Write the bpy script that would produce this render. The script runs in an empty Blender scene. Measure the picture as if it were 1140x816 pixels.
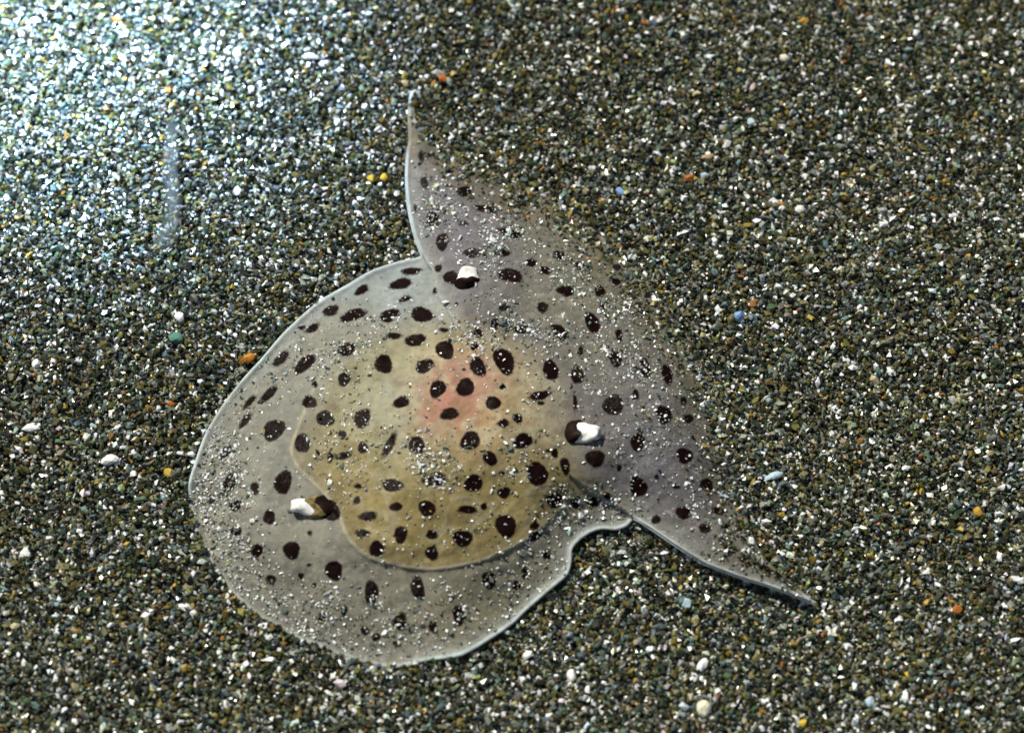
import bpy, bmesh, math
import numpy as np
from mathutils import Vector

# ------------------------------------------------------------------ camera, world, light
PX = 1.0e-4                     # one photograph pixel is a tenth of a millimetre at the middle of the picture
DIST = 0.40                     # camera to the middle of the seabed patch (metres)
TILT = math.radians(32)         # camera leans this far from straight down
F = DIST / PX
scene = bpy.context.scene
cam_data = bpy.data.cameras.new('camera')
cam = bpy.data.objects.new('camera', cam_data)
scene.collection.objects.link(cam)
CAM = np.array([0.0, -DIST * math.sin(TILT), DIST * math.cos(TILT)])
cam.location = CAM
cam.rotation_euler = (TILT, 0, 0)
cam_data.sensor_width = 36
cam_data.lens = 36 * F / 1140
cam_data.clip_start = 0.01
cam_data.clip_end = 60
cam_data.dof.use_dof = True
cam_data.dof.focus_distance = DIST - 0.002
cam_data.dof.aperture_fstop = 26.0
scene.camera = cam

SUN_EL, SUN_AZ = math.radians(52), math.radians(-42)     # azimuth measured from +Y towards +X
world = bpy.data.worlds.new('World'); scene.world = world
world.use_nodes = True
wn = world.node_tree.nodes; wl = world.node_tree.links
sky = wn.new('ShaderNodeTexSky'); sky.sky_type = 'NISHITA'; sky.sun_disc = False
sky.sun_elevation = SUN_EL; sky.sun_rotation = SUN_AZ
bg = wn['Background']; bg.inputs['Strength'].default_value = 0.05
wl.new(sky.outputs[0], bg.inputs[0])

def aim(o, target):
    o.rotation_euler = (Vector(target) - Vector(o.location)).to_track_quat('-Z', 'Y').to_euler()

sd = bpy.data.lights.new('sun', 'SUN'); sd.energy = 4.6; sd.angle = math.radians(3); sd.color = (1.0, 0.965, 0.83)
sun = bpy.data.objects.new('sun', sd); scene.collection.objects.link(sun)
sun.location = (0.6 * math.sin(SUN_AZ) * math.cos(SUN_EL), 0.6 * math.cos(SUN_AZ) * math.cos(SUN_EL), 0.6 * math.sin(SUN_EL))
aim(sun, (0, 0, 0))
# the diver's lamp whose beam lights the sand in the upper left of the photograph
td = bpy.data.lights.new('diver_torch', 'SPOT'); td.energy = 17.0; td.color = (0.46, 0.67, 1.0)
td.spot_size = math.radians(35); td.spot_blend = 1.0; td.shadow_soft_size = 0.008
torch = bpy.data.objects.new('diver_torch', td); scene.collection.objects.link(torch)
torch.location = (-0.125, 0.115, 0.115)
aim(torch, (-0.067, 0.059, 0))

scene.view_settings.view_transform = 'Standard'
scene.view_settings.look = 'None'
scene.view_settings.gamma = 1.0
scene.view_settings.exposure = 0.14
scene.render.engine = 'CYCLES'
scene.cycles.use_denoising = True
scene.cycles.max_bounces = 6
scene.cycles.transparent_max_bounces = 6
scene.cycles.filter_width = 1.6

rng = np.random.default_rng(7)

# ------------------------------------------------------------------ helpers
CT, ST = math.cos(TILT), math.sin(TILT)
def unproject(px, py, z):
    """photograph pixel + height above the sand (metres) -> world point"""
    px = np.asarray(px, float); py = np.asarray(py, float)
    cx = (px - 570) / F; cy = -(py - 408) / F
    dx = cx; dy = cy * CT + ST; dz = cy * ST - CT
    t = (np.asarray(z, float) - CAM[2]) / dz
    return np.stack([CAM[0] + dx * t, CAM[1] + dy * t, CAM[2] + dz * t], -1)

def project(P):
    d = P - CAM
    x = d[..., 0]; y = d[..., 1] * CT + d[..., 2] * ST; z = d[..., 1] * ST - d[..., 2] * CT
    return 570 + F * x / z, 408 - F * y / z

def sstep(a, b, x):
    t = np.clip((x - a) / (b - a), 0, 1)
    return t * t * (3 - 2 * t)

def vnoise(x, y, seed=0):
    """smooth value noise in 0..1"""
    r = np.random.default_rng(seed).random((256, 256))
    xi = np.floor(x).astype(int); yi = np.floor(y).astype(int)
    fx = x - xi; fy = y - yi
    fx = fx * fx * (3 - 2 * fx); fy = fy * fy * (3 - 2 * fy)
    g = lambda a, b: r[a % 256, b % 256]
    return (g(xi, yi) * (1 - fx) + g(xi + 1, yi) * fx) * (1 - fy) + (g(xi, yi + 1) * (1 - fx) + g(xi + 1, yi + 1) * fx) * fy

def fnoise(x, y, seed=0, octaves=3):
    s = 0; a = 0.5; n = 0
    for k in range(octaves):
        s = s + a * vnoise(x * 2 ** k, y * 2 ** k, seed + k); n += a; a *= 0.5
    return s / n

def gauss(x, y, cx, cy, sx, sy=None, rot=0.0):
    sy = sy or sx; c, s = math.cos(math.radians(rot)), math.sin(math.radians(rot))
    u = (x - cx) * c + (y - cy) * s; v = -(x - cx) * s + (y - cy) * c
    return np.exp(-0.5 * ((u / sx) ** 2 + (v / sy) ** 2))

def catmull(pts, step):
    pts = np.array(pts, float); n = len(pts); out = []
    for i in range(n):
        p0, p1, p2, p3 = pts[i - 1], pts[i], pts[(i + 1) % n], pts[(i + 2) % n]
        m = max(2, int(np.hypot(*(p2 - p1)) / 0.5))
        t = np.linspace(0, 1, m, endpoint=False)[:, None]
        tight = 0.42
        m1 = (p2 - p0) * tight; m2 = (p3 - p1) * tight
        out.append((2 * t**3 - 3 * t**2 + 1) * p1 + (t**3 - 2 * t**2 + t) * m1 + (-2 * t**3 + 3 * t**2) * p2 + (t**3 - t**2) * m2)
    P = np.concatenate(out)
    Q = np.vstack([P, P[:1]])
    L = np.concatenate([[0], np.cumsum(np.hypot(*np.diff(Q, axis=0).T))])
    k = int(L[-1] / step)
    s = np.linspace(0, L[-1], k, endpoint=False)
    return np.stack([np.interp(s, L, Q[:, 0]), np.interp(s, L, Q[:, 1])], -1)

def seg_dist(x, y, poly, closed=True):
    """unsigned distance to a polyline, chunked"""
    A = poly if closed else poly[:-1]
    B = np.roll(poly, -1, 0) if closed else poly[1:]
    shp = np.shape(x); x = np.ravel(x); y = np.ravel(y)
    out = np.full(x.shape, 1e9)
    for a, b in zip(A, B):
        d = b - a; l2 = d @ d + 1e-9
        t = np.clip(((x - a[0]) * d[0] + (y - a[1]) * d[1]) / l2, 0, 1)
        out = np.minimum(out, (x - a[0] - t * d[0]) ** 2 + (y - a[1] - t * d[1]) ** 2)
    return np.sqrt(out).reshape(shp)

def inside(x, y, poly):
    shp = np.shape(x); x = np.ravel(x); y = np.ravel(y)
    c = np.zeros(x.shape, bool)
    for a, b in zip(poly, np.roll(poly, -1, 0)):
        if a[1] == b[1]: continue
        c ^= ((a[1] > y) != (b[1] > y)) & (x < (b[0] - a[0]) * (y - a[1]) / (b[1] - a[1]) + a[0])
    return c.reshape(shp)

def sdf(x, y, poly):
    d = seg_dist(x, y, poly)
    return np.where(inside(x, y, poly), d, -d)

def mesh_np(name, verts, faces, smooth=False):
    """faces: (n,3) or (n,4) array"""
    me = bpy.data.meshes.new(name)
    nv, nf, k = len(verts), len(faces), faces.shape[1]
    me.vertices.add(nv); me.vertices.foreach_set('co', np.ascontiguousarray(verts, np.float32).ravel())
    me.loops.add(nf * k); me.loops.foreach_set('vertex_index', np.ascontiguousarray(faces, np.int32).ravel())
    me.polygons.add(nf)
    me.polygons.foreach_set('loop_start', np.arange(0, nf * k, k, dtype=np.int32))
    me.polygons.foreach_set('loop_total', np.full(nf, k, np.int32))
    me.update(calc_edges=True)
    me.validate()
    me.polygons.foreach_set('use_smooth', np.full(len(me.polygons), smooth))
    return me

def add_color(me, name, rgb):
    a = me.attributes.new(name, 'FLOAT_COLOR', 'POINT')
    a.data.foreach_set('color', np.concatenate([rgb, np.ones((len(rgb), 1))], 1).astype(np.float32).ravel())

def add_float(me, name, v):
    a = me.attributes.new(name, 'FLOAT', 'POINT')
    a.data.foreach_set('value', np.asarray(v, np.float32))

def link(name, me, parent=None, mat=None):
    o = bpy.data.objects.new(name, me); scene.collection.objects.link(o)
    if parent is not None: o.parent = parent
    if mat is not None and me is not None: me.materials.append(mat)
    return o

def tag(o, label=None, cat=None, group=None, kind=None):
    if label: o['label'] = label
    if cat: o['category'] = cat
    if group: o['group'] = group
    if kind: o['kind'] = kind
    return o

def material(name):
    m = bpy.data.materials.new(name); m.use_nodes = True
    nt = m.node_tree
    return m, nt.nodes, nt.links, nt.nodes['Principled BSDF']

# ------------------------------------------------------------------ materials
# loose mineral grains: colour carried by each grain
m_grain, n, l, b = material('mineral_grains')
at = n.new('ShaderNodeAttribute'); at.attribute_name = 'grain_color'
tc = n.new('ShaderNodeTexCoord')
nz = n.new('ShaderNodeTexNoise'); nz.inputs['Scale'].default_value = 5200; nz.inputs['Detail'].default_value = 3
l.new(tc.outputs['Object'], nz.inputs['Vector'])
mr = n.new('ShaderNodeMapRange'); mr.inputs['From Min'].default_value = 0.3; mr.inputs['From Max'].default_value = 0.7
mr.inputs['To Min'].default_value = 0.62; mr.inputs['To Max'].default_value = 1.35
l.new(nz.outputs[0], mr.inputs['Value'])
mx = n.new('ShaderNodeMix'); mx.data_type = 'RGBA'; mx.blend_type = 'MULTIPLY'; mx.inputs[0].default_value = 1.0
l.new(at.outputs['Color'], mx.inputs[6]); l.new(mr.outputs[0], mx.inputs[7]); l.new(mx.outputs[2], b.inputs['Base Color'])
b.inputs['Roughness'].default_value = 0.26
b.inputs['Specular IOR Level'].default_value = 0.55

# the seabed sheet under and beyond the loose grains
m_bed, n, l, b = material('packed_sand')
tc = n.new('ShaderNodeTexCoord')
vo = n.new('ShaderNodeTexVoronoi'); vo.inputs['Scale'].default_value = 1700
l.new(tc.outputs['Object'], vo.inputs['Vector'])
cr = n.new('ShaderNodeValToRGB'); cr.color_ramp.interpolation = 'CONSTANT'
els = cr.color_ramp.elements
els[0].position = 0; els[0].color = (.030, .033, .026, 1)
els[1].position = .34; els[1].color = (.07, .06, .03, 1)
for p, c in ((.55, (.12, .13, .12, 1)), (.75, (.08, .11, .11, 1)), (.84, (.2, .12, .04, 1)), (.9, (.6, .6, .55, 1))):
    e = els.new(p); e.color = c
sp = n.new('ShaderNodeSeparateColor'); l.new(vo.outputs['Color'], sp.inputs[0])
l.new(sp.outputs[0], cr.inputs[0]); l.new(cr.outputs[0], b.inputs['Base Color'])
bp = n.new('ShaderNodeBump'); bp.inputs['Strength'].default_value = 0.9; bp.inputs['Distance'].default_value = 0.0004; bp.invert = True
l.new(vo.outputs['Distance'], bp.inputs['Height']); l.new(bp.outputs[0], b.inputs['Normal'])
b.inputs['Roughness'].default_value = 0.5

# slug skin: wet translucent tissue, pigment spots from a distance attribute
m_skin, n, l, b = material('slug_skin')
ac = n.new('ShaderNodeAttribute'); ac.attribute_name = 'skin_tint'
asp = n.new('ShaderNodeAttribute'); asp.attribute_name = 'spot_field'
tc = n.new('ShaderNodeTexCoord')
nz = n.new('ShaderNodeTexNoise'); nz.inputs['Scale'].default_value = 900; nz.inputs['Detail'].default_value = 5; nz.inputs['Roughness'].default_value = 0.65
l.new(tc.outputs['Object'], nz.inputs['Vector'])
mr = n.new('ShaderNodeMapRange'); mr.inputs['From Min'].default_value = 0.3; mr.inputs['From Max'].default_value = 0.7
mr.inputs['To Min'].default_value = 0.78; mr.inputs['To Max'].default_value = 1.2
l.new(nz.outputs[0], mr.inputs['Value'])
mx = n.new('ShaderNodeMix'); mx.data_type = 'RGBA'; mx.blend_type = 'MULTIPLY'; mx.inputs[0].default_value = 1.0
l.new(ac.outputs['Color'], mx.inputs[6]); l.new(mr.outputs[0], mx.inputs[7])
nz2 = n.new('ShaderNodeTexNoise'); nz2.inputs['Scale'].default_value = 2600; nz2.inputs['Detail'].default_value = 2
l.new(tc.outputs['Object'], nz2.inputs['Vector'])
ad = n.new('ShaderNodeMath'); ad.operation = 'MULTIPLY_ADD'; ad.inputs[1].default_value = 3.0
l.new(nz2.outputs[0], ad.inputs[0]); l.new(asp.outputs['Fac'], ad.inputs[2])
ms = n.new('ShaderNodeMapRange'); ms.interpolation_type = 'SMOOTHSTEP'
ms.inputs['From Min'].default_value = -0.3; ms.inputs['From Max'].default_value = 1.9
l.new(ad.outputs[0], ms.inputs['Value'])
mx2 = n.new('ShaderNodeMix'); mx2.data_type = 'RGBA'
l.new(ms.outputs[0], mx2.inputs[0]); l.new(mx.outputs[2], mx2.inputs[6]); mx2.inputs[7].default_value = (.0075, .0026, .0024, 1)
l.new(mx2.outputs[2], b.inputs['Base Color'])
sw = n.new('ShaderNodeMath'); sw.operation = 'MULTIPLY_ADD'; sw.inputs[1].default_value = -0.55; sw.inputs[2].default_value = 0.55
l.new(ms.outputs[0], sw.inputs[0]); l.new(sw.outputs[0], b.inputs['Subsurface Weight'])
aop = n.new('ShaderNodeAttribute'); aop.attribute_name = 'tissue_opacity'
opq = n.new('ShaderNodeMath'); opq.operation = 'MAXIMUM'; l.new(aop.outputs['Fac'], opq.inputs[0]); l.new(ms.outputs[0], opq.inputs[1])
l.new(opq.outputs[0], b.inputs['Alpha'])
b.inputs['Subsurface Radius'].default_value = (1.0, 0.7, 0.45); b.inputs['Subsurface Scale'].default_value = 0.0011
b.inputs['Roughness'].default_value = 0.5
b.inputs['Specular IOR Level'].default_value = 0.025
b.inputs['Coat Weight'].default_value = 0.08; b.inputs['Coat Roughness'].default_value = 0.16; b.inputs['Coat IOR'].default_value = 1.25
bp = n.new('ShaderNodeBump'); bp.inputs['Strength'].default_value = 0.6; bp.inputs['Distance'].default_value = 0.0003
l.new(nz.outputs[0], bp.inputs['Height']); l.new(bp.outputs[0], b.inputs['Normal']); l.new(bp.outputs[0], b.inputs['Coat Normal'])

def plain(name, rgb, rough=0.4, sss=0.0, noise=0.25):
    m, n, l, b = material(name)
    tc = n.new('ShaderNodeTexCoord')
    nz = n.new('ShaderNodeTexNoise'); nz.inputs['Scale'].default_value = 1800; nz.inputs['Detail'].default_value = 4
    l.new(tc.outputs['Object'], nz.inputs['Vector'])
    mr = n.new('ShaderNodeMapRange'); mr.inputs['From Min'].default_value = 0.3; mr.inputs['From Max'].default_value = 0.7
    mr.inputs['To Min'].default_value = 1 - noise; mr.inputs['To Max'].default_value = 1 + noise * 0.6
    l.new(nz.outputs[0], mr.inputs['Value'])
    mx = n.new('ShaderNodeMix'); mx.data_type = 'RGBA'; mx.blend_type = 'MULTIPLY'; mx.inputs[0].default_value = 1
    mx.inputs[6].default_value = (*rgb, 1); l.new(mr.outputs[0], mx.inputs[7]); l.new(mx.outputs[2], b.inputs['Base Color'])
    b.inputs['Roughness'].default_value = rough
    b.inputs['Specular IOR Level'].default_value = 0.06
    if sss:
        b.inputs['Subsurface Weight'].default_value = sss; b.inputs['Subsurface Radius'].default_value = (1, .8, .6)
        b.inputs['Subsurface Scale'].default_value = 0.0006
    return m

# ------------------------------------------------------------------ the slug's outline, in photograph pixels
FOOT = [(468, 286), (442, 292), (413, 302), (389, 316), (358, 334), (336, 352), (314, 373), (292, 399), (270, 423),
        (247, 453), (229, 484), (217, 517), (211, 539), (213, 566), (222, 600), (245, 640), (280, 678), (330, 708),
        (385, 730), (430, 741), (450, 740), (473, 734), (512, 728), (543, 711), (568, 694), (587, 676), (608, 658), (630, 639),
        (635, 624), (636, 610), (644, 600), (657, 591), (670, 587), (685, 588), (697, 584), (706, 577)]
HORN_R = [(723, 587), (748, 604), (768, 617), (787, 628), (824, 642), (856, 652), (883, 662), (906, 671)]
FRONT = [(893, 659), (870, 640), (848, 618), (833, 585), (826, 545), (820, 505), (810, 465), (794, 425), (774, 386), (750, 350), (722, 314),
         (690, 281), (652, 247), (612, 222), (572, 201), (535, 182), (506, 166), (486, 149), (477, 128), (470, 112)]
HORN_L = [(463, 101), (457, 106), (455, 134), (456, 156), (453, 172), (452, 196), (453, 218), (456, 240), (462, 264), (467, 278)]
OUT = catmull(FOOT + HORN_R + FRONT + HORN_L, 2.9)
LEDGE = [(467, 278), (475, 294), (481, 301), (484, 326), (494, 340), (507, 362), (540, 392), (580, 440), (610, 490), (632, 527), (650, 542), (670, 552), (690, 565), (706, 577)]
VEIL = np.array(LEDGE + HORN_R + FRONT + HORN_L, float)
MANTLE = catmull([(345, 440), (332, 472), (323, 501), (330, 519), (346, 536), (366, 556), (379, 579), (382, 590), (392, 606), (412, 622), (446, 631),
                  (473, 634.5), (497, 633), (532, 626), (556, 617), (583, 603), (604, 588), (624, 568), (637, 550), (650, 515), (655, 470), (640, 420),
                  (600, 375), (550, 350), (500, 348), (440, 360), (395, 378), (365, 405)], 4)
CEN = np.array([560.0, 430.0])
OUT_C, VEIL_C, MAN_C = OUT[::3], VEIL, MANTLE[::2]
FRONT_ARR = np.array([HORN_R[-1]] + FRONT + [HORN_L[0]], float)

def front_weight(x, y):
    """1 along the leading edge of the veil that is dug into the sand, 0 along the free margins"""
    return sstep(60, 14, seg_dist(x, y, FRONT_ARR[5:-3], False))

def ground_z(X, Y):
    """gentle unevenness of the sand, metres"""
    u, v = X / 0.012, Y / 0.012
    return 0.0012 * (fnoise(u + 40, v + 40, 51, 3) - 0.5) + 0.0022 * (fnoise(X / 0.045 + 20.3, Y / 0.03 + 30.1, 61, 2) - 0.5)

def smooth_field(poly, rad):
    """signed distance on a 3 px grid, blurred so that the ridges of the distance field round off"""
    xs = np.arange(150, 972, 3.0); ys = np.arange(40, 812, 3.0)
    X, Y = np.meshgrid(xs, ys, indexing='ij')
    f = sdf(X, Y, poly)
    ker = np.ones(2 * rad + 1) / (2 * rad + 1)
    for _ in range(2):
        for ax in (0, 1):
            f = np.apply_along_axis(lambda r: np.convolve(np.pad(r, rad, mode='edge'), ker, 'valid'), ax, f)
    def sample(x, y):
        u = np.clip((x - xs[0]) / 3, 0, len(xs) - 1.001); v = np.clip((y - ys[0]) / 3, 0, len(ys) - 1.001)
        i = u.astype(int); j = v.astype(int); a = u - i; b = v - j
        return (f[i, j] * (1 - a) + f[i + 1, j] * a) * (1 - b) + (f[i, j + 1] * (1 - a) + f[i + 1, j + 1] * a) * b
    return sample
S_OUT, S_VEIL, S_MAN = smooth_field(OUT_C, 4), smooth_field(VEIL_C, 7), smooth_field(MAN_C, 6)

def body_height(x, y, d=None):
    """height above the sand, in photograph pixels"""
    d = np.maximum(sdf(x, y, OUT_C), 0) if d is None else d
    fw = front_weight(x, y)
    edge = 5.5 + 6 * (fnoise(x / 55, y / 55, 3, 2) - 0.5)
    left_bury = sstep(0, 1, np.clip((620 - np.hypot(x - 640, y - 220)) * 0 + sstep(590, 660, y) * sstep(560, 400, x) + sstep(300, 225, x) * sstep(520, 570, y), 0, 1))
    edge = edge * (1 - fw) * (1 - left_bury) + (-3) * np.clip(fw + left_bury, 0, 1)
    ds = np.maximum(S_OUT(x, y), 0) * sstep(0, 10, d); dvs = S_VEIL(x, y); dms = S_MAN(x, y)
    h = edge + 20 * sstep(-4, 85, ds) + (0.8 + 3.0 * fnoise(x / 30, y / 30, 35, 2)) * np.exp(-(d / 4.5) ** 2) * (1 - fw)
    h = h + 8 * gauss(x, y, 467, 130, 16, 32) + 7 * gauss(x, y, 862, 640, 48, 16, 25)
    dv = sdf(x, y, VEIL_C)
    amp = 7 * sstep(70, 125, np.hypot(x - 572, y - 448))
    h = h + amp * sstep(-1.5, 1.5, dv)
    h = h + 21 * (1 - np.exp(-ds / 60)) * sstep(-70, 90, dvs)
    dm = sdf(x, y, MAN_C)
    led = sstep(-25, 60, (y - 430) * 0.6 - (x - 420) * 0.35)
    h = h + 1.0 * led * sstep(-3, 3, dm) + 1.3 * led * np.exp(-((dm - 1.0) / 2.2) ** 2)
    h = h + 0.5 * led * np.sin(dm * 0.36) * np.exp(-np.abs(dm - 6) / 20)
    h = h + 40 * sstep(-55, 135, dms) * (1 - 0.35 * sstep(-30, 60, dvs))
    h = h + 5 * (fnoise(x / 42, y / 42, 11, 3) - 0.5) * sstep(3, 40, d) + 1.6 * (fnoise(x / 9, y / 9, 21, 2) - 0.5) * sstep(3, 25, d)
    return h

def body_z(x, y, d=None):
    """height of the slug's skin in metres; the animal follows the lie of the sand"""
    h = body_height(x, y, d) * PX
    p = unproject(x, y, h)
    return h + 0.8 * ground_z(p[..., 0], p[..., 1])

SPOT_SETS = [
 (420, 90, 4.532, [(207,148,15,66,-4),(222,385,12,25,0),(363,458,18,17,0),(238,513,20,25,0),(440,558,38,24,0),(547,648,48,17,8),(193,643,8,14,0),(278,697,28,38,25),(435,720,20,10,0),(672,770,50,20,14)]),
 (420, 240, 4.532, [(328,133,28,42,18),(480,190,40,24,0),(638,192,30,14,-8),(775,237,25,15,10),(915,200,25,20,15),(850,272,22,12,20),(672,303,58,32,6),(952,380,38,24,18),(307,268,14,18,30),(290,380,9,12,0),(172,281,47,15,-8),(118,345,55,22,-12),(140,421,26,11,-15),(372,313,36,32,-10),(60,505,46,28,-15),(225,500,54,34,20),(85,608,33,13,0),(192,628,53,26,-15),(342,678,42,45,0),(238,760,42,32,-30),(32,750,40,46,15),(640,465,26,14,-10),(595,548,22,25,0),(508,593,20,22,0),(735,575,40,22,0),(835,462,24,22,0),(920,588,30,44,-38),(338,577,18,10,0),(490,660,18,18,0),(510,765,32,52,-32),(640,735,42,72,-26),(875,780,38,48,-8)]),
 (590, 200, 4.532, [(10,420,20,18,0),(75,458,28,14,25),(148,385,26,22,20),(262,440,32,20,15),(180,562,40,24,16),(65,648,25,22,0),(435,515,20,16,30),(352,562,28,24,40),(378,665,11,46,-30),(315,722,33,50,-30),(543,645,18,22,0),(450,785,15,30,0)]),
 (590, 360, 4.532, [(255,140,12,25,0),(432,175,32,40,0),(580,225,26,46,-22),(692,258,25,45,-12),(240,260,30,44,-20),(228,395,8,35,0),(420,412,48,52,0),(533,360,14,25,-10),(675,462,35,48,-15),(775,390,14,20,0),(800,480,22,22,0),(545,600,34,45,0),(330,680,50,38,10),(450,730,12,15,0),(780,668,38,40,0),(125,655,16,20,0),(93,643,12,7,0),(178,720,20,44,-15),(38,760,52,55,0),(50,365,54,20,-15),(55,402,14,7,0)]),
 (640, 500, 4.071, [(287,170,38,42,0),(597,162,28,28,0),(490,287,30,28,0),(368,318,20,18,0),(590,360,25,20,0),(645,280,25,14,20),(460,168,14,10,0),(370,125,8,10,0),(690,440,18,34,-25),(790,515,48,13,25),(978,600,80,20,24),(870,545,60,14,28),(150,213,20,14,30),(82,240,25,20,0),(5,240,24,24,0),(690,345,14,12,0)]),
 (200, 420, 4.532, [(450,85,48,20,-42),(352,125,38,13,-48),(332,218,42,15,-50),(655,125,32,30,0),(735,208,42,38,0),(620,333,40,42,0),(475,267,44,60,35),(232,378,38,20,-52),(522,530,44,55,12),(252,533,30,54,28),(380,560,22,28,0),(280,645,30,28,0),(452,705,30,33,0),(657,785,11,13,0),(922,208,35,50,14),(820,290,18,20,0),(760,400,15,25,0),(830,395,32,15,-20),(925,355,25,25,0),(950,700,42,22,-12),(920,785,30,20,0),(757,672,50,50,0),(285,775,25,25,0),(895,620,15,18,0),(900,550,15,10,0)]),
 (270, 280, 4.532, [(600,195,36,18,-28),(445,298,40,21,-20),(558,322,62,25,-22),(352,388,35,16,-25),(298,385,16,9,0),(195,540,50,19,-45),(315,568,64,27,-38),(525,495,40,32,-20),(512,645,30,32,0),(365,670,10,15,0),(800,760,38,26,-30)]),
 (400, 400, 4.532, [(395,150,34,46,22),(535,142,44,42,0),(455,275,45,26,-8),(675,220,34,34,0),(725,322,28,17,0),(800,300,25,20,30),(152,432,17,66,28),(290,435,42,40,0),(560,412,50,42,-15),(825,412,45,36,-10),(660,500,35,30,30),(168,635,48,30,0),(378,605,62,30,-5),(575,625,42,42,0),(730,673,30,26,0),(186,743,28,22,0),(342,752,42,38,0),(548,758,45,18,5),(628,742,14,14,0),(720,575,12,10,0),(985,712,36,38,0)]),
 (200, 560, 4.532, [(390,240,28,32,0),(565,237,38,46,10),(778,340,40,50,0),(613,367,13,14,0),(655,313,10,6,0),(460,385,25,20,0),(968,452,35,57,0),(830,540,15,25,0),(715,578,18,25,0),(930,640,15,20,0),(680,413,10,12,0)]),
 (380, 570, 4.532, [(178,185,38,35,0),(300,113,32,40,0),(458,115,28,20,0),(457,207,30,35,0),(613,133,45,42,0),(830,70,48,58,0),(975,70,20,20,0),(978,120,32,20,-30),(385,383,34,54,-10),(745,342,33,40,0),(300,550,26,46,8),(592,520,30,46,-12),(462,578,18,32,0),(120,600,18,20,0),(175,630,20,20,0),(885,370,20,22,0),(925,305,16,25,15)]),
 (520, 500, 4.532, [(403,533,18,26,10)]),
]
SPOTS = [(x0 + x / s, y0 + y / s, rx / s, ry / s, math.radians(t)) for x0, y0, s, L in SPOT_SETS for (x, y, rx, ry, t) in L]

def spot_field(x, y):
    f = np.full(x.shape, -6.0)
    r2 = np.random.default_rng(5)
    for (cx, cy, rx, ry, t) in SPOTS:
        p1, p2 = r2.random(2) * 6.28
        R = max(rx, ry) + 8
        i = np.nonzero((np.abs(x - cx) < R) & (np.abs(y - cy) < R))[0]
        if not len(i): continue
        dx, dy = x[i] - cx, y[i] - cy
        u = (dx * math.cos(t) + dy * math.sin(t)) / rx; v = (-dx * math.sin(t) + dy * math.cos(t)) / ry
        a = np.arctan2(v, u); q = np.hypot(u, v)
        q = q * (1 + 0.07 * np.sin(2 * a + p1) + 0.06 * np.sin(3 * a + p2))
        f[i] = np.maximum(f[i], (1 - q) * min(rx, ry))
    return f

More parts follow.
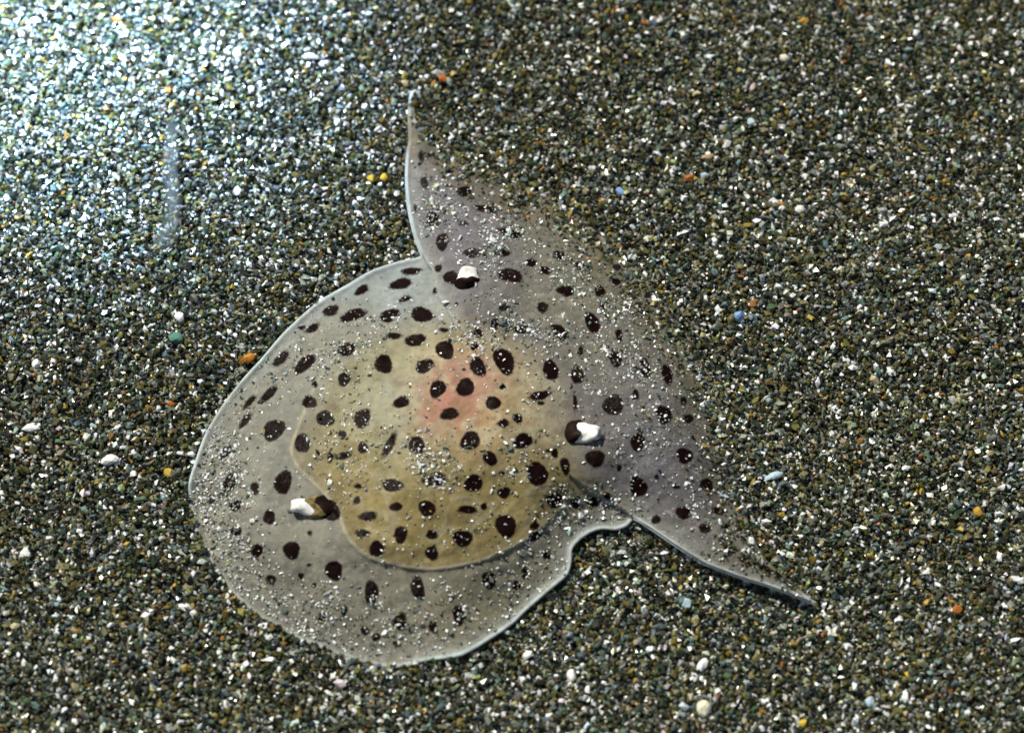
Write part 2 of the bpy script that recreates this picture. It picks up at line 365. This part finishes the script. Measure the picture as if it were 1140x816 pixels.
def skin_tint(x, y, d):
    dv = sdf(x, y, VEIL_C); dm = sdf(x, y, MAN_C); fw = front_weight(x, y)
    x0, y0 = x, y                                                        # tissue colours wander; the lip below follows the true outline
    x = x0 + 34 * (fnoise(x0 / 34, y0 / 34, 81, 3) - .5) + 14 * (fnoise(x0 / 9, y0 / 9, 83, 2) - .5)
    y = y0 + 34 * (fnoise(x0 / 34 + 9, y0 / 34, 85, 3) - .5) + 14 * (fnoise(x0 / 9, y0 / 9 + 7, 87, 2) - .5)
    col = np.zeros(x.shape + (3,)) + (.36, .345, .30)
    def mix(w, c):
        nonlocal col
        w = np.clip(w, 0, 1)[..., None]; col = col * (1 - w) + np.array(c) * w
    mix(0.8 * gauss(x, y, 440, 310, 60, 35), (.46, .53, .56))            # pale bluish foot behind the left horn
    mix(0.7 * gauss(x, y, 320, 480, 40, 90, 15), (.42, .42, .39))
    mix(0.6 * gauss(x, y, 560, 680, 90, 40), (.28, .25, .16))
    w = sstep(-6, 40, dm)
    mix(0.88 * w, (.43, .39, .225))
    mix(0.75 * sstep(-2, 8, dm) * sstep(440, 570, y), (.35, .265, .10))  # olive brown hind mantle
    mix(0.7 * gauss(x, y, 640, 525, 35, 25), (.27, .22, .09))
    mix(0.75 * gauss(x, y, 432, 442, 32, 30), (.46, .48, .40))
    mix(0.55 * gauss(x, y, 615, 465, 22, 26), (.38, .38, .34))
    mix(0.85 * gauss(x, y, 503, 452, 28, 26), (.48, .19, .16))            # pink organ showing through
    mix(0.6 * gauss(x, y, 530, 425, 34, 30), (.46, .215, .205))
    mix(0.45 * gauss(x, y, 565, 475, 45, 28), (.40, .26, .13))
    v = sstep(-8, 30, dv)
    mix(0.8 * v * (1 - w * 0.7), (.29, .27, .275))
    mix(0.7 * v * gauss(x, y, 500, 250, 45, 60, -20), (.31, .285, .37))
    mix(0.7 * v * gauss(x, y, 745, 525, 60, 40, 40), (.25, .235, .30))
    mix(0.6 * v * gauss(x, y, 640, 320, 50, 40, 40), (.37, .35, .26))
    mix(0.65 * fw, (.24, .205, .13))                                     # brown leading edge
    mix(0.8 * gauss(x, y, 860, 638, 40, 12, 22), (.20, .16, .085))
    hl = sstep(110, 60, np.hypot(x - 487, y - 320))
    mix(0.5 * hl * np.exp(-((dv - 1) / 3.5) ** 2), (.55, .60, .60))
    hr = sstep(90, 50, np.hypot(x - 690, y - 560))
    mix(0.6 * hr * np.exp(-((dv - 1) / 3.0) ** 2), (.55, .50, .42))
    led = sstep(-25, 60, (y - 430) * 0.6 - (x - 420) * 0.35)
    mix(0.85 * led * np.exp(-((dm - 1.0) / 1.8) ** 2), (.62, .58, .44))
    blot = fnoise(x / 60, y / 60, 41, 3)
    fine = fnoise(x / 14, y / 14, 47, 3)
    organ = 1 - 2 * np.abs(fnoise(x0 / 30, y0 / 30, 91, 4) - .5)
    mix(0.55 * w * sstep(.86, .98, organ), (.50, .46, .33))
    mix(0.40 * w * sstep(.72, .55, organ), (.25, .19, .10))
    x, y = x0, y0
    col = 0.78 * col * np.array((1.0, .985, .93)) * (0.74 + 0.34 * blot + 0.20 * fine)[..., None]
    # clear bluish-white lip along the free margins
    free = (1 - sstep(0.2, 0.6, fw)) * sstep(2.5, 6, seg_dist(x, y, FRONT_ARR[1:-1], False)) * (1 - 0.55 * sstep(590, 660, y) * sstep(520, 400, x)) * (1 - 0.7 * sstep(300, 225, x) * sstep(520, 570, y))
    lip = 0.45 + 0.9 * fnoise(x / 22, y / 22, 31, 3)
    mix((0.2 + 0.9 * fnoise(x / 24, y / 24, 33, 3)) * free * sstep(4.0 * lip, 0.2, d), (.62, .74, .80))
    mix(0.30 * free * sstep(22, 4, d), (.36, .40, .41))
    return col

# ------------------------------------------------------------------ the seabed
gx = np.concatenate([[-30, -8, -2, -0.6, -0.25], np.linspace(-0.12, 0.12, 161), [0.25, 0.6, 2, 8, 30]])
GX, GY = np.meshgrid(gx, gx, indexing='ij')
fade = sstep(0.2, 0.11, np.maximum(np.abs(GX), np.abs(GY)))
GZ = (ground_z(GX, GY) - 0.00035) * fade + -0.0002 * (1 - fade)
k = len(gx); idx = np.arange(k * k).reshape(k, k)
gf = np.stack([idx[:-1, :-1], idx[1:, :-1], idx[1:, 1:], idx[:-1, 1:]], -1).reshape(-1, 4)
bed = link('seabed', mesh_np('seabed', np.stack([GX, GY, GZ], -1).reshape(-1, 3), gf, True), None, m_bed)
tag(bed, 'dark flat sandy seabed under the loose grains', 'seabed', kind='structure')

# grain shapes: small convex hulls, 8 corners, 12 faces each
def make_hull(seed, nv=8):
    r = np.random.default_rng(seed)
    while True:
        p = r.normal(size=(nv, 3)); p /= np.linalg.norm(p, axis=1)[:, None]
        for _ in range(25):                                 # spread the corners
            dlt = p[:, None] - p[None]; q = (dlt ** 2).sum(-1) + np.eye(nv)
            p = p + 0.04 * (dlt / q[..., None] ** 1.5).sum(1); p /= np.linalg.norm(p, axis=1)[:, None]
        p = p * (0.8 + 0.4 * r.random((nv, 1)))
        bm = bmesh.new()
        for c in p: bm.verts.new(c)
        bmesh.ops.convex_hull(bm, input=bm.verts)
        bm.verts.ensure_lookup_table(); bm.verts.index_update()
        bmesh.ops.triangulate(bm, faces=bm.faces)
        used = [v for v in bm.verts if v.link_faces]
        if len(used) == nv and len(bm.faces) == 2 * nv - 4:
            V = np.array([v.co for v in bm.verts]); T = np.array([[v.index for v in f.verts] for f in bm.faces])
            bm.free(); return V, T
        bm.free()
HULLS = [make_hull(100 + i) for i in range(24)]

def rot_mats(n, r, flat=0.0):
    """random rotations; flat > 0 keeps the short axis near vertical"""
    q = r.normal(size=(n, 4))
    if flat:
        q[:, 1:3] *= (1 - flat)
    q /= np.linalg.norm(q, axis=1)[:, None]
    w, x, y, z = q.T
    return np.stack([1 - 2 * (y * y + z * z), 2 * (x * y - z * w), 2 * (x * z + y * w), 2 * (x * y + z * w), 1 - 2 * (x * x + z * z), 2 * (y * z - x * w),
                     2 * (x * z - y * w), 2 * (y * z + x * w), 1 - 2 * (x * x + y * y)], -1).reshape(n, 3, 3)

def grain_mesh(name, P, R, col, r, flat=0.55):
    n = len(P)
    HV = np.stack([h[0] for h in HULLS]); HT = np.stack([h[1] for h in HULLS])
    k = r.integers(0, len(HULLS), n)
    s = np.stack([0.95 + 0.65 * r.random(n), 0.65 + 0.4 * r.random(n), 0.38 + 0.4 * r.random(n)], -1) * R[:, None]
    V = HV[k] * s[:, None, :]
    V = np.einsum('nij,nvj->nvi', rot_mats(n, r, flat), V) + P[:, None, :]
    T = HT[k] + (np.arange(n) * V.shape[1])[:, None, None]
    me = mesh_np(name, V.reshape(-1, 3), T.reshape(-1, 3))
    add_color(me, 'grain_color', np.repeat(col, V.shape[1], 0))
    return me

PALETTE = np.array([(.024, .028, .016), (.078, .072, .020), (.15, .16, .125), (.10, .14, .14), (.22, .15, .028), (.24, .23, .12), (.84, .86, .83), (.26, .11, .025), (.05, .08, .042), (.085, .066, .028)])
def grain_colors(n, r, w):
    w = np.array(w, float); k = r.choice(len(PALETTE), n, p=w / w.sum())
    c = PALETTE[k] * np.exp(r.normal(0, 0.42, (n, 1))) * np.exp(r.normal(0, 0.07, (n, 3)))
    return np.clip(c, 0.008, 0.88)
W_SAND = [27, 23, 17, 9.5, 4, 6, 9.5, .5, 8, 4.5]

def bed_grains(name, x0, x1, y0, y1, step, rmean, rsig, lift, r):
    X, Y = np.meshgrid(np.arange(x0, x1, step), np.arange(y0, y1, step), indexing='ij')
    X = (X + r.uniform(-.6, .6, X.shape) * step).ravel(); Y = (Y + r.uniform(-.6, .6, Y.shape) * step).ravel()
    R = rmean * np.exp(r.normal(0, rsig, X.shape)); R = np.clip(R, rmean * .4, rmean * 1.75)
    Z = ground_z(X, Y) + lift * r.random(X.shape) - 0.00010
    P = np.stack([X, Y, Z], -1)
    u, v = project(P)
    sd_ = sdf(u, v, OUT_C)
    keep = sd_ < np.where(front_weight(u, v) > .25, 6, 0.5)
    hidden = np.nonzero(~keep)[0]
    Zb = body_z(u[hidden], v[hidden], sd_[hidden])                       # the see-through body rests on sand as well
    keep[hidden] = (Zb - Z[hidden] - 0.8 * R[hidden] > 0.0003) & (sd_[hidden] > 8)
    P, R = P[keep], R[keep]
    return P, R
P1, R1 = bed_grains('a', -.071, .071, -.058, .066, .00041, .000262, .34, .00024, rng)
P2, R2 = bed_grains('b', -.071, .071, -.058, .066, .00080, .00029, .42, .00042, rng)
P2[:, 2] += 0.00012
P = np.concatenate([P1, P2]); R = np.concatenate([R1, R2])
col = grain_colors(len(P), rng, W_SAND)
sand = link('sand', grain_mesh('sand', P, R, col, rng), None, m_grain)
tag(sand, 'coarse dark olive sand with pale glinting grains', 'sand', kind='stuff')
print('grains', len(P))

# ------------------------------------------------------------------ the slug
slug_root = unproject(470, 480, 0.0)
slug = bpy.data.objects.new('sea_slug', None); scene.collection.objects.link(slug)
slug.location = slug_root; slug.empty_display_size = 0.01
tag(slug, 'translucent grey sea slug with dark brown spots, half buried in the sand', 'sea slug')

NR = 165
t = np.linspace(0.004, 1, NR) ** 0.8
nb = len(OUT)
rel = OUT - CEN
QX = CEN[0] + t[:, None] * rel[None, :, 0]; QY = CEN[1] + t[:, None] * rel[None, :, 1]
D = np.maximum(sdf(QX.ravel(), QY.ravel(), OUT_C), 0); D[-nb:] = 0
qx, qy = QX.ravel(), QY.ravel()
V = unproject(qx, qy, body_z(qx, qy, D))
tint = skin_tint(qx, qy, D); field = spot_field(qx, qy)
dvv = sdf(qx, qy, VEIL_C); dmm = sdf(qx, qy, MAN_C)
clear = 0.70 + 0.16 * sstep(-5, 60, dmm) - 0.10 * sstep(0, 30, dvv) * (1 - sstep(-5, 60, dmm)) + 0.12 * gauss(qx, qy, 515, 440, 50)
clear = clear + 0.16 * (fnoise(qx / 24, qy / 24, 95, 3) - .5) + 0.25 * sstep(5, 1, D)
clear = np.clip(clear, .45, .97)
# rounded lip and underside
B = V[-nb:]; tang = np.roll(B, -1, 0) - np.roll(B, 1, 0); nrm = np.stack([-tang[:, 1], tang[:, 0]], -1)
nrm /= np.linalg.norm(nrm, axis=1)[:, None] + 1e-12
cen3 = V[:nb].mean(0)
if ((B[:, :2] - cen3[:2]) * nrm).sum() < 0: nrm = -nrm
rings = [V]; clears = [clear] + [np.full(nb, .9)] * 6; tints = [tint]; fields = [field]
toc = (cen3[:2] - B[:, :2]); toc /= np.linalg.norm(toc, axis=1)[:, None]
for off, dz in ((0.9, -0.4), (1.4, -1.2), (1.3, -2.2), (0.3, -3.0)):
    ring = B.copy(); ring[:, :2] += nrm * off * PX; ring[:, 2] += dz * PX
    rings.append(ring); tints.append(tint[-nb:]); fields.append(np.minimum(field[-nb:], -6))
for off, dz in ((6, -4.6), (14, -6.5)):
    ring = B.copy(); ring[:, :2] += toc * off * PX; ring[:, 2] += dz * PX
    rings.append(ring); tints.append(tint[-nb:]); fields.append(np.full(nb, -6.0))
AV = np.concatenate(rings); NRR = NR + 6
ids = np.arange(NRR * nb).reshape(NRR, nb); nx = np.roll(ids, -1, 1)
faces = np.stack([ids[:-1], nx[:-1], nx[1:], ids[1:]], -1).reshape(-1, 4)
# orientation: upward
a, bq, c = AV[faces[nb * 50, 0]], AV[faces[nb * 50, 1]], AV[faces[nb * 50, 2]]
if np.cross(bq - a, c - a)[2] < 0: faces = faces[:, ::-1]
AV = AV - slug_root
me = mesh_np('body', AV, faces, True)
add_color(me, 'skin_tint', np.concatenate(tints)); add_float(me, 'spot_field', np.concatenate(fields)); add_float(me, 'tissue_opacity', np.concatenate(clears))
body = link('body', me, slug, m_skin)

m_white = plain('white_tip_skin', (.86, .86, .82), .4, .3, .3)
m_dark = plain('dark_brown_skin', (.014, .006, .004), .5, 0, .5)
m_olive = plain('olive_skin', (.22, .16, .07), .4, .2, .75)

def horn_tube(name, base, tip, r0, r1, bands, slit=True):
    """a rolled tentacle from base pixel to tip pixel; (px,py,height px) each; bands: (name, t0, t1, material)"""
    A = unproject(base[0], base[1], base[2] * PX) - slug_root; Bt = unproject(tip[0], tip[1], tip[2] * PX) - slug_root
    ax = Vector(Bt - A); L = ax.length; ax.normalize()
    side = ax.cross(Vector((0, 0, 1))).normalized(); up = side.cross(ax).normalized()
    root = None
    for (nm, t0, t1, mt) in bands:
        bm = bmesh.new(); prev = None; N = 20; M = 8
        prof = [(t0 + (t1 - t0) * i / M) for i in range(M + 1)]
        rows = []
        last = t1 >= 0.999
        for i, tt in enumerate(prof):
            r = (r0 + (r1 - r0) * tt) * PX * (1 + 0.10 * math.sin(tt * 9 + r0)) * (0.82 + 0.3 * math.sin(math.pi * min(1, tt * 1.15)))
            if last and i == M: r *= 0.86
            cpt = Vector(A) + ax * (L * tt)
            cpt = cpt + (side * math.sin(tt * 3.1 + r0) + up * math.sin(tt * 2.3)) * (1.6 * PX)
            lump = lambda a: 1 + .13 * math.sin(2 * a + tt * 4 + r0) + .10 * math.sin(3 * a - tt * 9 + tip[0]) + .05 * math.sin(7 * a + tt * 23)
            rows.append([bm.verts.new(cpt + (side * math.cos(a) + up * math.sin(a) * .68) * r * lump(a)
                         + ax * (0 if (i == 0 and t0 == 0) else L * (.08 * math.sin(2 * a + r0) + .06 * math.sin(3 * a + 1.3 * r1) + .03 * math.sin(7 * a)) * (0 if (last and i == M) else 1 if i in (0, M) else .5))) for a in [2 * math.pi * j / N for j in range(N)]])
        if last:                                            # hollow end: roll inwards
            for dt, sc in ((-0.02, .62), (-0.16, .5), (-0.3, .3)):
                cpt = Vector(A) + ax * (L * (1 + dt)); r = r1 * PX * sc
                rows.append([bm.verts.new(cpt + (side * math.cos(a) + up * math.sin(a) * .85) * r) for a in [2 * math.pi * j / N for j in range(N)]])
            bm.faces.new(rows[-1])
        for ra, rb in zip(rows[:-1], rows[1:]):
            for j in range(N):
                bm.faces.new((ra[j], ra[(j + 1) % N], rb[(j + 1) % N], rb[j]))
        bmesh.ops.recalc_face_normals(bm, faces=bm.faces)
        me = bpy.data.meshes.new(nm); bm.to_mesh(me); bm.free()
        for p in me.polygons: p.use_smooth = True
        o = link(nm, me, root if root else slug, mt)
        if root is None: root = o
    return root

def hb(x, y): return float(body_z(np.array([x], float), np.array([y], float))[0]) / PX
r_a = horn_tube('rhinophore', (519, 322, hb(519, 322) - 4), (521, 298, hb(521, 305) + 8), 11.5, 9.5, [('rhinophore', 0, .45, m_dark), ('white_tip', .45, 1, m_white)])
r_a['label'] = 'rolled rhinophore with white tip beside the upper horn'
r_b = horn_tube('rhinophore', (632, 480, hb(632, 480) - 4), (668, 483, hb(660, 483) + 8), 12.5, 8.5, [('rhinophore', 0, .42, m_dark), ('white_tip', .42, 1, m_white)])
r_b['label'] = 'rolled rhinophore with white tip near the lower right horn'
s_a = horn_tube('siphon', (371, 568, hb(371, 568) - 6), (324, 564, hb(330, 564) + 8), 12, 8, [('siphon', 0, .34, m_dark), ('siphon_wall', .33, .56, m_olive), ('white_tip', .55, 1, m_white)])
s_a['label'] = 'siphon tube with dark base and white tip'

# ------------------------------------------------------------------ sand lying on the slug's back
n = 75000
ux = rng.uniform(205, 905, n); uy = rng.uniform(100, 745, n)
d = sdf(ux, uy, OUT_C)
m = d > 0.5; ux, uy, d = ux[m], uy[m], d[m]
fw = front_weight(ux, uy); dv = sdf(ux, uy, VEIL_C); dm = sdf(ux, uy, MAN_C)
clump = sstep(.40, .72, fnoise(ux / 26, uy / 26, 71, 3))
dens = 0.02 + 0.17 * clump
fd0 = seg_dist(ux, uy, FRONT_ARR[3:-1], False)
dens *= 1 - 0.6 * sstep(60, 20, np.hypot(ux - 870, uy - 640))
dens += 0.5 * sstep(24, 4, fd0) * sstep(20, 70, np.hypot(ux - 895, uy - 660)) + 0.22 * sstep(85, 20, fd0) * (0.4 + clump)
front_d = seg_dist(ux, uy, FRONT_ARR, False)
dens += 0.55 * sstep(150, 40, front_d) * (0.35 + clump)
left_edge = (dv < 0) & (uy > 330)
outer = sstep(85, 25, d) * (dv < 0) * (0.35 + 0.65 * clump)
dens += 0.25 * outer * sstep(330, 400, uy)
dens += 0.2 * sstep(60, 5, d) * sstep(560, 640, uy) * sstep(470, 330, ux)
dens += 0.3 * sstep(70, 10, d) * sstep(320, 240, ux) * sstep(470, 540, uy)
for (cx, cy, sx, sy, rot, a) in [(365, 450, 26, 45, -15, .5), (470, 515, 70, 16, 10, .75), (560, 370, 50, 18, 25, .6), (590, 400, 20, 40, 0, .4),
        (375, 400, 40, 18, -35, .45), (600, 305, 70, 35, 25, .3), (690, 400, 45, 50, 40, .35), (480, 240, 30, 25, 0, .15), (430, 680, 110, 22, 5, .4), (600, 590, 50, 14, -45, .35),
        (650, 570, 25, 10, -20, .5), (440, 350, 30, 8, -10, .35), (535, 360, 30, 22, 0, .35), (250, 560, 26, 50, 10, .5), (310, 655, 60, 22, 35, .45)]:
    dens += a * gauss(ux, uy, cx, cy, sx, sy, rot) * (0.3 + 0.9 * clump)
for (cx, cy, sx, sy, rot, a) in [(325, 500, 22, 95, 8, .95), (355, 610, 50, 30, 25, .9), (430, 435, 34, 30, 0, .85), (515, 455, 40, 30, 0, .7), (440, 305, 50, 22, -20, .95), (480, 330, 20, 30, 0, .9),
        (620, 340, 26, 22, 0, .7), (655, 520, 34, 22, 0, .85), (740, 520, 40, 34, 0, .5), (620, 465, 24, 24, 0, .7), (520, 340, 24, 14, 0, .7), (500, 590, 100, 30, 0, .45), (760, 590, 50, 12, 32, .7), (460, 200, 8, 70, 0, .9), (470, 645, 70, 8, 0, .6), (605, 265, 30, 14, 20, .2)]:
    dens *= 1 - a * gauss(ux, uy, cx, cy, sx, sy, rot)
dens *= np.where(front_d < 20, 1, sstep(1.5, 7, d) * 0.9 + 0.1)
keep = rng.random(len(ux)) < np.clip(dens, 0, 1) * 1.1
ux, uy, d, fw = ux[keep], uy[keep], d[keep], fw[keep]
hh = body_z(ux, uy, d)
Rd = .000120 * np.exp(rng.normal(0, .40, len(ux))) * (1 + 0.9 * sstep(45, 8, seg_dist(ux, uy, FRONT_ARR[3:-1], False)))
Rd = np.clip(Rd, .00006, .00045)
Pd = unproject(ux, uy, hh + Rd * 0.25)
colA = grain_colors(len(ux), rng, [1, 3, 20, 14, 1.5, 15, 64, .3, 2, 1])
colB = grain_colors(len(ux), rng, W_SAND)
cd = np.where((sstep(60, 10, seg_dist(ux, uy, FRONT_ARR[1:-1], False)) > 0.8 * rng.random(len(ux)))[:, None], colB, colA)
dust = link('sand_dusting', grain_mesh('sand_dusting', Pd, Rd, cd, rng, .3), None, m_grain)
tag(dust, 'fine pale sand sprinkled over the spotted slug', 'sand', kind='stuff')
print('dust', len(ux))

# ------------------------------------------------------------------ larger grains one can pick out
def pebble_mesh(seed, rx, ry, rz, rough):
    r = np.random.default_rng(seed)
    bm = bmesh.new(); bmesh.ops.create_icosphere(bm, subdivisions=2, radius=1)
    dirs = r.normal(size=(9, 3)); dirs /= np.linalg.norm(dirs, axis=1)[:, None]; cut = r.uniform(.55, .9, 9)
    for v in bm.verts:
        p = np.array(v.co); s = 1.0
        for dd, c in zip(dirs, cut):
            q = p @ dd
            if q > c * s: p = p - dd * (q - c) * rough
        p = p * (1 + 0.05 * math.sin(5 * p[0] + seed) * math.sin(6 * p[1] - seed))
        v.co = p * np.array([rx, ry, rz])
    me = bpy.data.meshes.new('pebble'); bm.to_mesh(me); bm.free()
    return me

PCOL = {'white': (.85, .85, .83), 'cream': (.72, .68, .52), 'orange': (.62, .25, .04), 'rust': (.40, .13, .03), 'yellow': (.60, .42, .06), 'ochre': (.45, .27, .05),
        'green': (.10, .22, .16), 'blue': (.22, .36, .62), 'paleblue': (.45, .58, .66), 'tan': (.48, .36, .20), 'pink': (.70, .55, .52), 'dark': (.02, .018, .015)}
PMAT = {k: plain(k + '_mineral', c, .35, .15 if k in ('white', 'cream', 'paleblue') else 0, .2) for k, c in PCOL.items()}
PEBBLES = [  # px, py, rx, ry, tilt, colour, label
 (200, 354, 7, 7, 0, 'white', 'round white grain just above the green grain left of the slug'),
 (196, 377, 9, 8, 20, 'green', 'dull green grain just below the round white grain'),
 (275, 400, 12, 6, -28, 'orange', 'bright orange grain touching the slug\'s upper left margin'),
 (190, 450, 5.5, 5, 0, 'rust', 'small rust orange grain left of the slug, below the bright orange one'),
 (122, 513, 12, 8, -8, 'white', 'largest white chunk on the sand left of the slug'),
 (28, 617, 7, 7.5, 0, 'white', 'bright white grain close to the left edge of the picture'),
 (188, 526, 6.5, 6, 10, 'yellow', 'amber yellow grain left of the slug near the large white chunk'),
 (40, 406, 6, 7, 20, 'white', 'white grain near the left edge, level with the bright orange grain'),
 (35, 476, 14, 6, -22, 'white', 'long white sliver near the left edge'),
 (213, 506, 5, 4.5, -20, 'white', 'small white grain right beside the slug\'s left margin'),
 (824, 352, 8, 8, 0, 'blue', 'sky blue grain right of the slug'),
 (983, 249, 7, 6, 0, 'white', 'lone white grain on the dark sand far right of the slug'),
 (782, 740, 8, 10, 25, 'white', 'jagged white grain below the lower right horn'),
 (784, 788, 9, 11, 10, 'cream', 'cream chip near the bottom edge under the jagged white grain'),
 (968, 781, 6, 8, 10, 'paleblue', 'pale blue grain in the lower right of the picture'),
 (1008, 776, 5, 9, -10, 'white', 'tall white grain right of the pale blue grain'),
 (1066, 679, 6, 6, 0, 'rust', 'rust orange grain alone in the lower right corner area'),
 (894, 805, 6.5, 6, 0, 'yellow', 'yellow grain at the bottom edge of the picture'),
 (1118, 543, 9, 5, -8, 'white', 'white double grain at the right edge'),
 (1089, 570, 7, 6.5, 10, 'ochre', 'ochre grain below the white double grain at the right edge'),
 (862, 530, 12, 5, -22, 'paleblue', 'pale curved shard right of the slug\'s lower right horn'),
 (890, 234, 6, 6, 30, 'white', 'white grain straight above the sky blue grain'),
 (764, 672, 8, 6.5, 0, 'paleblue', 'glossy pale grain just below the lower right horn'),
 (636, 752, 6, 8, 10, 'white', 'white grain on the sand below the slug\'s foot'),
 (587, 730, 7, 5, -20, 'white', 'white flat grain beside the slug\'s lower margin'),
 (450, 94, 8, 5, -5, 'tan', 'tan grain at the tip of the upper horn'),
 (493, 88, 6, 7, -20, 'rust', 'rust grain right of the upper horn tip'),
 (413, 199, 6, 5.5, 0, 'yellow', 'left one of two yellow grains left of the upper horn'),
 (427, 198, 5.5, 6, 0, 'yellow', 'right one of two yellow grains left of the upper horn'),
 (376, 138, 6, 6, 20, 'white', 'white grain above the two yellow grains'),
 (346, 64, 10, 5, 12, 'white', 'left one of two long white grains near the top edge'),
 (361, 71, 8, 5, -15, 'white', 'right one of two long white grains near the top edge'),
 (895, 24, 8, 5, -10, 'ochre', 'ochre grain near the top edge on the right'),
 (873, 65, 7, 5.5, 20, 'cream', 'cream grain below the ochre grain near the top edge'),
 (836, 137, 7, 6, 30, 'paleblue', 'pale blue grain in the upper right sand below a pink sliver'),
 (838, 97, 4, 7, 25, 'pink', 'pinkish white sliver in the upper right sand'),
 (787, 175, 9, 5, -10, 'tan', 'tan chip in the upper right sand above the blue grains'),
 (690, 214, 7, 6, -15, 'blue', 'blue grain above the slug\'s buried front edge'),
 (768, 199, 8, 5, 0, 'rust', 'rust orange grain in the upper right sand beside a pale blue chip'),
 (784, 196, 7, 4.5, 10, 'paleblue', 'pale blue chip right of the rust orange grain'),
 (748, 193, 4.5, 5.5, 0, 'white', 'round white grain left of the rust orange grain in the upper right sand'),
]
for i, (px, py, rx, ry, tl, c, lab) in enumerate(PEBBLES):
    g0 = unproject(px, py, 0.0006); z = float(ground_z(g0[0:1], g0[1:2])[0]) + 0.0002
    p = unproject(px, py, z)
    o = link('pebble', pebble_mesh(i + 3, rx * PX * .95, ry * PX, min(rx, ry) * PX * .85, .9), None, PMAT[c])
    o.location = p; o.rotation_euler = (0, 0, -math.radians(tl))
    tag(o, lab, 'pebble', 'larger grains on the sand')

# ------------------------------------------------------------------ the faint strand left of the upper horn
m_str, n, l, b = material('clear_slime')
b.inputs['Base Color'].default_value = (.10, .11, .10, 1); b.inputs['Roughness'].default_value = .5
b.inputs['Specular IOR Level'].default_value = .1
nz = n.new('ShaderNodeTexNoise'); nz.inputs['Scale'].default_value = 700; tc = n.new('ShaderNodeTexCoord'); l.new(tc.outputs['Object'], nz.inputs['Vector'])
aa = n.new('ShaderNodeAttribute'); aa.attribute_name = 'film'
mm = n.new('ShaderNodeMath'); mm.operation = 'MULTIPLY'; l.new(aa.outputs['Fac'], mm.inputs[0])
mr = n.new('ShaderNodeMapRange'); mr.inputs['From Min'].default_value = .3; mr.inputs['From Max'].default_value = .7; mr.inputs['To Min'].default_value = .14; mr.inputs['To Max'].default_value = .36
l.new(nz.outputs[0], mr.inputs['Value']); l.new(mr.outputs[0], mm.inputs[1]); l.new(mm.outputs[0], b.inputs['Alpha'])
path = [(196, 118, 3), (192, 135, 6), (190, 160, 7), (190, 190, 7.5), (192, 215, 8), (193, 235, 8), (189, 252, 9), (184, 266, 12), (180, 278, 9), (177, 286, 4)]
pp = np.array(path, float); tt = np.linspace(0, len(pp) - 1, 60); pc = np.stack([np.interp(tt, np.arange(len(pp)), pp[:, i]) for i in range(3)], -1)
root = unproject(188, 200, 0.0); NS = 18; ang = np.linspace(0, 2 * np.pi, NS, endpoint=False)
rv = []; dn = []
for i, (x, y, r) in enumerate(pc):
    g = unproject(x, y, .0012); zc = float(ground_z(g[0:1], g[1:2])[0]) + .0016
    c = unproject(x, y, zc) - root
    rr = 1.35 * r * PX * (1 + .12 * math.sin(i * .9))
    rv.append(np.stack([c[0] + rr * np.cos(ang), np.full(NS, c[1]), c[2] + rr * .2 * np.sin(ang)], -1)); dn += list(float(sstep(0, 14, min(i, 59 - i))) * (1 - np.abs(np.cos(ang)) ** 1.5))
ids = np.arange(60 * NS).reshape(60, NS); nxx = np.roll(ids, -1, 1)
me = mesh_np('slime_strand', np.concatenate(rv), np.stack([ids[:-1], nxx[:-1], nxx[1:], ids[1:]], -1).reshape(-1, 4), True)
add_float(me, 'film', np.array(dn, float))
o = link('slime_strand', me, None, m_str); o.location = root
tag(o, 'faint grey see-through slime strand on the bright sand left of the upper horn', 'strand')
